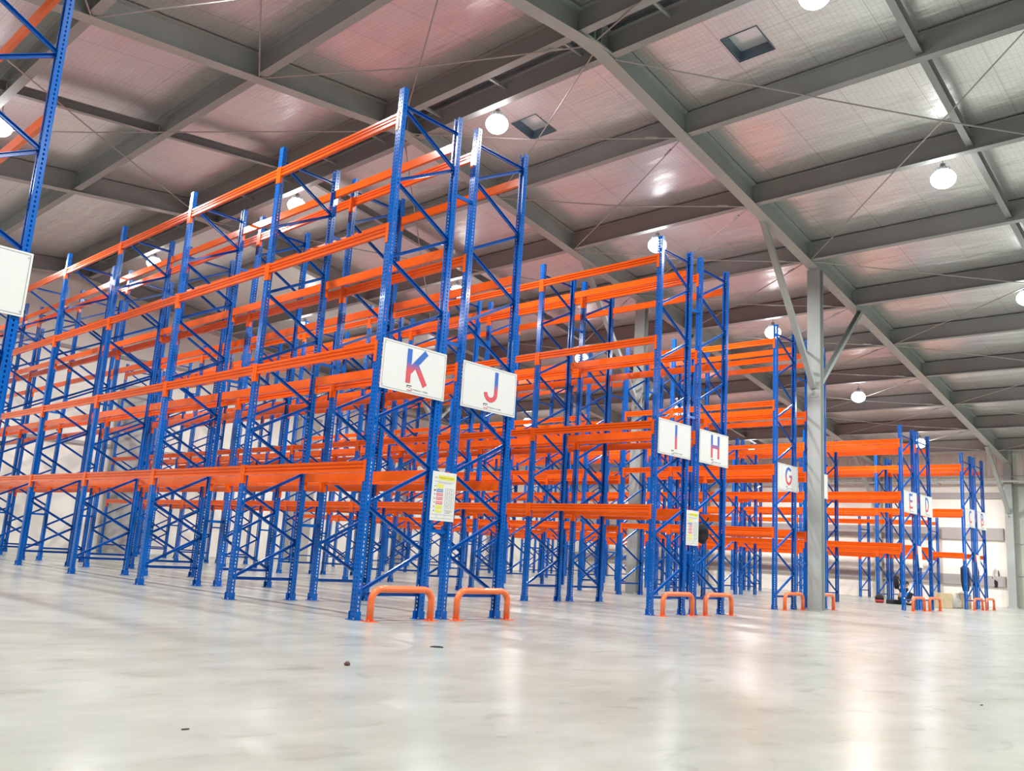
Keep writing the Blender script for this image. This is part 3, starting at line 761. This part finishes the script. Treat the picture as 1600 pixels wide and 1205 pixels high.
# safe load notices hung across the gap between two rack ends
def notice(x, y, lb, curl=0.0, wd=0.42):
    e = put('load_notice', None, loc=(x, y-PW/2-0.02, 1.56), label=lb, cat='notice')
    h = 0.635; n = 8; q = on('board')
    def off(u): return curl*(u**2)
    for i in range(n):
        za, zb = -h/2+h*i/n, -h/2+h*(i+1)/n; ya, yb2 = off(1-i/n), off(1-(i+1)/n)
        q.add([(-wd/2, -ya, za), (wd/2, -ya, za), (wd/2, -yb2, zb), (-wd/2, -yb2, zb), (-wd/2, -ya+0.004, za), (wd/2, -ya+0.004, za), (wd/2, -yb2+0.004, zb), (-wd/2, -yb2+0.004, zb)],
              [(0, 1, 2, 3), (7, 6, 5, 4), (0, 4, 5, 1), (3, 2, 6, 7), (0, 3, 7, 4), (1, 5, 6, 2)])
    put('panel', q.mesh('notice_panel'), e)
    if curl: return
    def rects(name, key, rs, yo=-0.0015):
        if name in ('yellow_bar', 'red_bar'):
            for r_ in rs:
                q = on(key); q.box(r_[0], r_[1], yo, 0.0, r_[2], r_[3]); put(name, q.mesh(name), e)
            return
        q = on(key)
        for x0, x1, z0, z1 in rs: q.box(x0, x1, yo, 0.0, z0, z1)
        put(name, q.mesh(name), e)
    T = h/2
    rects('heading_band', 'yellow', [(-0.105, 0.185, T-0.105, T-0.045)])
    rects('heading_lettering', 'yellow_dark', [(-0.095+i*0.0155, -0.095+i*0.0155+0.010, T-0.085, T-0.066) for i in range(17) if i != 8], -0.003)
    rects('yellow_bar', 'yellow', [(-0.125, -0.01, T-0.212, T-0.160), (-0.125, -0.01, T-0.478, T-0.436), (-0.125, -0.01, T-0.530, T-0.490)])
    rects('blue_bar', 'print_blue', [(-0.125, -0.01, T-0.264, T-0.224)])
    rects('red_bar', 'print_red', [(-0.125, -0.01, T-0.312, T-0.276), (-0.125, -0.01, T-0.366, T-0.328), (-0.125, -0.01, T-0.422, T-0.384)])
    rects('bar_lettering', 'board', [(-0.118, -0.018, z-0.003, z+0.003) for z in (T-0.244, T-0.294, T-0.347, T-0.403)], -0.003)
    g = []
    for k in range(6): g.append((0.03, 0.18, T-0.21-0.052*k-0.0015, T-0.21-0.052*k+0.0015))
    for xk in (0.03, 0.105, 0.18): g.append((xk-0.0015, xk+0.0015, T-0.47, T-0.21))
    for k in range(5):
        for xk in (0.05, 0.125): g.append((xk, xk+0.035, T-0.232-0.052*k, T-0.226-0.052*k)); g.append((xk+0.006, xk+0.028, T-0.247-0.052*k, T-0.242-0.052*k))
    g += [(-0.17, 0.17, T-0.130, T-0.126), (-0.10, 0.13, T-0.146, T-0.142), (0.03, 0.17, T-0.497, T-0.492), (0.05, 0.17, T-0.512, T-0.507), (0.04, 0.13, T-0.530, T-0.523),
          (-0.19, 0.19, T-0.556, T-0.553), (-0.19, 0.19, T-0.603, T-0.600), (-0.10, -0.097, T-0.60, T-0.553), (0.04, 0.043, T-0.60, T-0.553), (-0.17, -0.12, T-0.075, T-0.071), (-0.17, -0.125, T-0.088, T-0.084)]
    rects('table_and_text', 'ink_grey', g)
    q = on('ink')
    for z in (T-0.19, T-0.245, T-0.295, T-0.35, T-0.40, T-0.457, T-0.51): q.tube([(-0.155, -0.0015, z), (-0.155, 0.0, z)], 0.013 if z == T-0.245 else 0.008, 10)
    put('pictograms', q.mesh('pictograms'), e)
notice(1.20, 0.0, 'white load notice with yellow heading between the K and J rack ends')
notice(6.373+1.20, 0.164, 'white load notice with yellow heading between the I and H rack ends')
notice(19.847+1.22, 0.641, 'bare white notice sheet between the E and D rack ends', 0.035, 0.32)
notice(26.251+1.30, 0.823, 'curling white notice sheet between the C and B rack ends', 0.09, 0.42)

# ---------------------------------------------------------------- soft goods and boxes
def smooth_obj(me, lv=2):
    import bmesh
    bm = bmesh.new(); bm.from_mesh(me); bmesh.ops.remove_doubles(bm, verts=bm.verts, dist=1e-5)
    bm.to_mesh(me); bm.free()
    me.polygons.foreach_set('use_smooth', [True]*len(me.polygons)); return me
def blob(key, secs, name, n=14, seed=1, jit=0.0):
    """stack of elliptical sections (x, y, z, rx, ry) from the bottom up"""
    random.seed(seed); q = on(key); vs = []
    for (x, y, z, rx, ry) in secs:
        for k in range(n):
            a = 2*PI*k/n; j = 1+random.uniform(-jit, jit); vs.append((x+rx*math.cos(a)*j, y+ry*math.sin(a)*j, z))
    fs = []
    for i in range(len(secs)-1):
        for k in range(n): fs.append((i*n+k, i*n+(k+1) % n, (i+1)*n+(k+1) % n, (i+1)*n+k))
    fs += [tuple(range(n-1, -1, -1)), tuple(range((len(secs)-1)*n, len(secs)*n))]
    q.add(vs, fs); return q.mesh(name, True)
# black drawstring bag behind the I/H notice, hung on the brace of the H rack
e = put('hanging_bag', None, loc=(8.28, 0.30, 1.30), label='black bag hanging behind the notice on the H rack end', cat='bag')
put('bag_body', blob('black_cloth', [(0, 0, 0, .04, .03), (-.03, 0, .03, .10, .06), (-.01, 0, .12, .16, .08), (0, 0, .24, .165, .085), (-.01, 0, .34, .13, .07), (-.03, 0, .38, .05, .03)], 'bag_body', jit=.06), e)
q = on('black_cloth'); q.tube([(-.03, 0, .37), (-.02, -.10, .44), (-.02, -.135, .50)], 0.012, 6); put('strap', q.mesh('bag_strap'), e)
# jacket on the C rack
e = put('hanging_jacket', None, loc=(26.82, 0.99, 0.60), label='navy work jacket hanging behind the C rack post', cat='jacket')
put('jacket_body', blob('navy_cloth', [(.04, 0, 0, .16, .09), (.02, 0, .15, .22, .11), (0, 0, .4, .25, .12), (-.03, 0, .62, .27, .12), (-.03, 0, .80, .24, .10), (-.02, 0, .88, .09, .06)], 'jacket_body', jit=.07, seed=4), e)
for s_ in (-1, 1):
    q = on('grey_cloth' if s_ > 0 else 'navy_cloth'); q.tube([(s_*.22-.03, 0, .80), (s_*.30-.02, -.03, .6), (s_*.29, -.05, .38), (s_*.25, -.04, .2)], [.075, .085, .07, .055], 10)
    put('sleeve', q.mesh('jacket_sleeve', True), e)
q = on('white_cloth'); q.tube([(-.29, -.06, .27), (-.27, -.05, .22)], 0.045, 8); put('cuff_tag', q.mesh('cuff_tag', True), e)
q = on('navy_cloth'); q.tube([(-.02, 0, .86), (-.02, -.02, 1.0), (-.02, -.05, 1.10)], 0.012, 6); put('hanging_loop', q.mesh('hanging_loop'), e)
# small black cap on the B rack
e = put('black_cap', None, loc=(28.05, 0.92, 1.78), label='small black cap hanging beside the curling notice', cat='cap')
put('crown', blob('black_cloth', [(0, 0, -.02, .09, .05), (0, 0, .06, .10, .06), (-.02, 0, .16, .07, .05), (-.02, 0, .22, .02, .02)], 'cap_crown'), e)
q = on('black_cloth'); q.tube([(0.02, -0.02, -0.02), (0.06, -0.05, -0.10)], [0.05, 0.03], 8); put('peak', q.mesh('cap_peak', True), e)
# harness on the side wall
e = put('hanging_harness', None, loc=(X_WALL-0.06, 1.96, 0.78), label='black and pale safety harness hanging on the side wall', cat='harness')
put('pouch', blob('black_cloth', [(0, .02, 0, .03, .06), (0, 0, .06, .05, .12), (0, 0, .22, .05, .13), (0, .01, .32, .04, .10)], 'harness_pouch', jit=.08), e)
q = on('white_cloth'); q.tube([(-.01, .06, .30), (-.02, .09, .5), (-.01, .08, .68), (0, 0, .76), (-.01, -.07, .68), (-.02, -.08, .5), (-.01, -.05, .30)], .03, 8); put('pale_strap', q.mesh('harness_strap', True), e)
q = on('black_cloth'); q.tube([(0, -.10, .30), (-.02, -.12, .52), (0, -.09, .70)], .026, 8); q.tube([(0, .08, .28), (-.02, .13, .42)], .03, 8); put('black_strap', q.mesh('harness_black_strap', True), e)
q = on('rod'); q.tube([(.06, 0, .78), (-.04, 0, .78), (-.05, 0, .80)], .008, 6); put('hook', q.mesh('harness_hook'), e)

def carton(x, y, w, d, h, rz, lb, key='carton'):
    e = put('cardboard_box', None, loc=(x, y, 0), rot=(0, 0, rz), label=lb, cat='box')
    q = on(key); q.box(-w/2, w/2, -d/2, d/2, 0, h); put('box_body', bevelled(q.mesh('box_body'), 0.012), e)
    q = on('sack'); q.box(-w/2-0.002, w/2+0.002, -0.03, 0.03, h-0.002, h+0.002); q.box(-w/2-0.002, -w/2+0.001, -0.03, 0.03, h-0.12, h); q.box(w/2-0.001, w/2+0.002, -0.03, 0.03, h-0.12, h)
    put('tape', q.mesh('box_tape'), e)
    q = on(key)
    for s_ in (-1, 1): q.box(-w/2, w/2, s_*0.001 if s_ > 0 else -d/2, d/2 if s_ > 0 else -0.001, h, h+0.004)
    put('flaps', q.mesh('box_flaps'), e)
carton(25.75, 1.42, 0.46, 0.40, 0.50, R(-44), 'tan cardboard box on the floor right of the D rack guard')
e = put('wrapped_sack', blob('sack', [(0, 0, 0, .26, .20), (0, 0, .06, .29, .22), (0, 0, .3, .27, .21), (0.0, 0, .45, .26, .19), (0, 0, .50, .20, .14)], 'wrapped_sack', n=20, jit=.05, seed=9), loc=(26.82, 1.42, 0.0), rot=(0, 0, R(-46)), label='cream plastic wrapped sack between the two cardboard boxes', cat='sack')
carton(27.92, 1.50, 0.60, 0.42, 0.48, R(-44), 'tan cardboard box on the floor behind the C rack guard')
e = put('plastic_sheet', blob('sack', [(0, 0, 0, .20, .13), (0, 0, .03, .22, .14), (.03, 0, .10, .14, .09), (.05, 0, .16, .05, .04)], 'plastic_sheet', n=16, jit=.14, seed=12), loc=(27.92, 1.50, 0.486), label='crumpled pale plastic lying on the box behind the C rack guard', cat='plastic')
# things on the floor between the E and C racks
e = put('helmet', None, loc=(26.2-0.42, 3.55, 0), label='dark helmet with red rim on the floor left of the crouching person', cat='helmet')
put('shell', blob('black_cloth', [(0, 0, .10, .15, .15), (0, 0, .18, .15, .15), (0, 0, .27, .11, .11), (0, 0, .31, .04, .04)], 'helmet_shell'), e)
put('red_rim', blob('red_cloth', [(0, 0, 0, .12, .12), (0, 0, .06, .16, .15), (0, 0, .11, .155, .155)], 'helmet_rim'), e)
e = put('tool_case', None, loc=(25.72, 3.02, 0), rot=(0, 0, R(-20)), label='flat black tool case lying on the floor beside the blue posts', cat='case')
q = on('black_cloth'); q.box(-.24, .24, -.15, .15, 0, .15); put('case_body', bevelled(q.mesh('case_body'), .02), e)
q = on('black_cloth'); q.tube([(-.07, -.15, .09), (-.07, -.19, .09), (.07, -.19, .09), (.07, -.15, .09)], .012, 6); put('handle', q.mesh('case_handle'), e)
e = put('hanging_backpack', None, loc=(25.84, 2.98, 0.52), label='slim black backpack leaning on the blue post left of the crouching person', cat='backpack')
put('bag_body', blob('black_cloth', [(.05, 0, 0, .06, .05), (.05, 0, .05, .11, .08), (0.01, 0, .25, .10, .09), (-.04, 0, .42, .08, .07), (-.06, 0, .50, .04, .03)], 'backpack_body', jit=.06, seed=6), e)
q = on('black_cloth'); q.tube([(-.05, 0, .46), (-.16, 0.06, .62), (-.22, .12, .70)], .012, 6); q.tube([(.10, -.05, .05), (.10, -.11, .25), (-.03, -.08, .44)], .016, 6); put('strap', q.mesh('backpack_strap'), e)

# debris on the floor
q = blob('leaf', [(0, 0, 0, .055, .010), (0, 0, .008, .06, .014), (.01, 0, .015, .03, .006)], 'dark_stick', jit=.25, seed=5)
put('dark_scrap', q, loc=(-0.91, -2.47, 0), rot=(0, 0, R(-50)), label='thin dark scrap on the floor in front of the K and J racks', cat='scrap')
q = blob('pebble', [(0, 0, 0, .02, .017), (0, 0, .012, .026, .022), (0, 0, .03, .012, .012)], 'small_stone', n=9, jit=.12, seed=8)
put('small_stone', q, loc=(-2.42, -3.16, 0), label='small brown stone on the floor left of the dark scrap', cat='stone')
q = blob('leaf', [(0, 0, 0, .02, .008), (0, 0, .005, .02, .008)], 'floor_chip', n=8, jit=.2)
put('floor_chip', q, loc=(0.88, -6.52, 0), label='tiny dark chip on the floor near the lower right corner', cat='chip')
put('floor_chip', q, loc=(-4.41, -4.64, 0), label='tiny dark chip on the floor near the lower left corner', cat='chip')
put('floor_chip', q, loc=(15.6, -0.9, 0), rot=(0, 0, 1), scale=(5, 3, 1), label='dark scuffed chip on the floor below the B and C rack ends', cat='chip')

# ---------------------------------------------------------------- crouching person between the E and C racks
def skin_mesh(name, verts, edges, radii, key, root=0, sub=2):
    me = bpy.data.meshes.new(name+'_cage'); me.from_pydata(verts, edges, []); me.materials.append(M[key])
    o = bpy.data.objects.new(name+'_tmp', me); COL.objects.link(o)
    md = o.modifiers.new('skin', 'SKIN'); md.use_smooth_shade = True
    for i, r_ in enumerate(radii):
        sv = me.skin_vertices[0].data[i]; rr_ = r_ if isinstance(r_, tuple) else (r_, r_); sv.radius = rr_; sv.use_root = (i == root)
    sb = o.modifiers.new('sub', 'SUBSURF'); sb.levels = sub; sb.render_levels = sub
    dg = bpy.context.evaluated_depsgraph_get(); out = bpy.data.meshes.new_from_object(o.evaluated_get(dg))
    out.name = name; out.polygons.foreach_set('use_smooth', [True]*len(out.polygons))
    if not out.materials: out.materials.append(M[key])
    bpy.data.objects.remove(o); return out
pe = put('person', None, loc=(25.62, 2.62, 0), rot=(0, 0, R(-46)), label='person in dark clothes crouching on the floor behind the E rack post', cat='person')
# local: +x is the way they face, y to their left; feet on z=0
J = [(-.16, 0, .20), (-.13, 0, .34), (-.04, 0, .50), (-.01, 0, .56), (.03, 0, .62), (.06, 0, .70), (.055, 0, .78),      # 0 pelvis 1 waist 2 chest 3 upper 4 neck 5 head 6 crown
     (-.12, .10, .19), (.20, .15, .46), (.03, .14, .09), (.16, .15, .035),                 # 7-10 left hip knee ankle toe
     (-.12, -.10, .19), (.20, -.15, .42), (.03, -.15, .09), (.16, -.17, .035),              # 11-14
     (-.01, .15, .53), (.10, .20, .40), (.27, .12, .40),                                   # 15-17 left shoulder elbow wrist
     (-.01, -.15, .53), (.10, -.21, .40), (.28, -.12, .36)]                                # 18-20
E_ = [(0, 1), (1, 2), (2, 3), (3, 4), (4, 5), (5, 6), (0, 7), (7, 8), (8, 9), (9, 10), (0, 11), (11, 12), (12, 13), (13, 14), (3, 15), (15, 16), (16, 17), (3, 18), (18, 19), (19, 20)]
Rr = [(.12, .10), (.11, .085), (.125, .09), (.09, .07), .045, (.075, .085), (.05, .055), .075, .055, .036, (.035, .022), .075, .055, .036, (.035, .022), .048, .036, .024, .048, .036, .024]
for side, base, dr in ((1, 17, Vector((1, -.25, -.15))), (-1, 20, Vector((1, .25, -.2)))):
    w = Vector(J[base]); d = dr.normalized(); sd = d.cross(Vector((0, 0, 1))).normalized()
    J.append(tuple(w+d*.05)); pi_ = len(J)-1; E_.append((base, pi_)); Rr.append((.030, .014))
    for f in range(4):
        o_ = sd*(f-1.5)*.019; ln = [.055, .065, .062, .048][f]
        J.append(tuple(w+d*.095+o_)); E_.append((pi_, len(J)-1)); Rr.append(.0085)
        J.append(tuple(w+d*(.095+ln*.6)+o_+Vector((0, 0, -.012)))); E_.append((len(J)-2, len(J)-1)); Rr.append(.0080)
        J.append(tuple(w+d*(.095+ln*.9)+o_+Vector((0, 0, -.032)))); E_.append((len(J)-2, len(J)-1)); Rr.append(.0065)
    J.append(tuple(w+d*.06-sd*side*.035)); E_.append((pi_, len(J)-1)); Rr.append(.0095)
    J.append(tuple(w+d*.09-sd*side*.048)); E_.append((len(J)-2, len(J)-1)); Rr.append(.008)
put('body', skin_mesh('person_body', J, E_, Rr, 'skin'), pe)
def sub(idx, scale, key, name, extra=1.0):
    mp_ = {k: i for i, k in enumerate(idx)}
    ed = [(mp_[a], mp_[c]) for a, c in E_ if a in mp_ and c in mp_]
    rad = [tuple(v*scale+.004 for v in (Rr[k] if isinstance(Rr[k], tuple) else (Rr[k], Rr[k]))) for k in idx]
    return skin_mesh(name, [J[k] for k in idx], ed, rad, key)
put('jacket', sub([1, 2, 3, 15, 16, 17, 18, 19, 20], 1.16, 'black_cloth', 'person_jacket'), pe)
put('trousers', sub([0, 1, 7, 8, 9, 11, 12, 13], 1.16, 'navy_cloth', 'person_trousers'), pe)
for s_, a in ((1, 9), (-1, 13)):
    w = J[a]; q = on('black_cloth'); q.ball((w[0]+.07, w[1], .045), (.145, .05, .045), 14, 8); put('shoe', q.mesh('shoe', True), pe)
q = on('hair'); q.ball((.045, 0, .755), (.105, .09, .085), 16, 10); put('hair', q.mesh('hair', True), pe)
q = on('skin'); q.tube([(.135, 0, .715), (.165, 0, .695)], [.012, .016], 8); put('nose', q.mesh('nose', True), pe)
for s_ in (-1, 1):
    q = on('skin'); q.ball((.055, s_*.085, .70), (.022, .010, .03), 8, 6); put('ear', q.mesh('ear', True), pe)
    q = on('hair'); q.ball((.135, s_*.032, .722), (.007, .010, .006), 8, 5); put('eye', q.mesh('eye', True), pe)
q = on('ink_red'); q.ball((.135, 0, .668), (.008, .025, .007), 8, 5); put('mouth', q.mesh('mouth', True), pe)
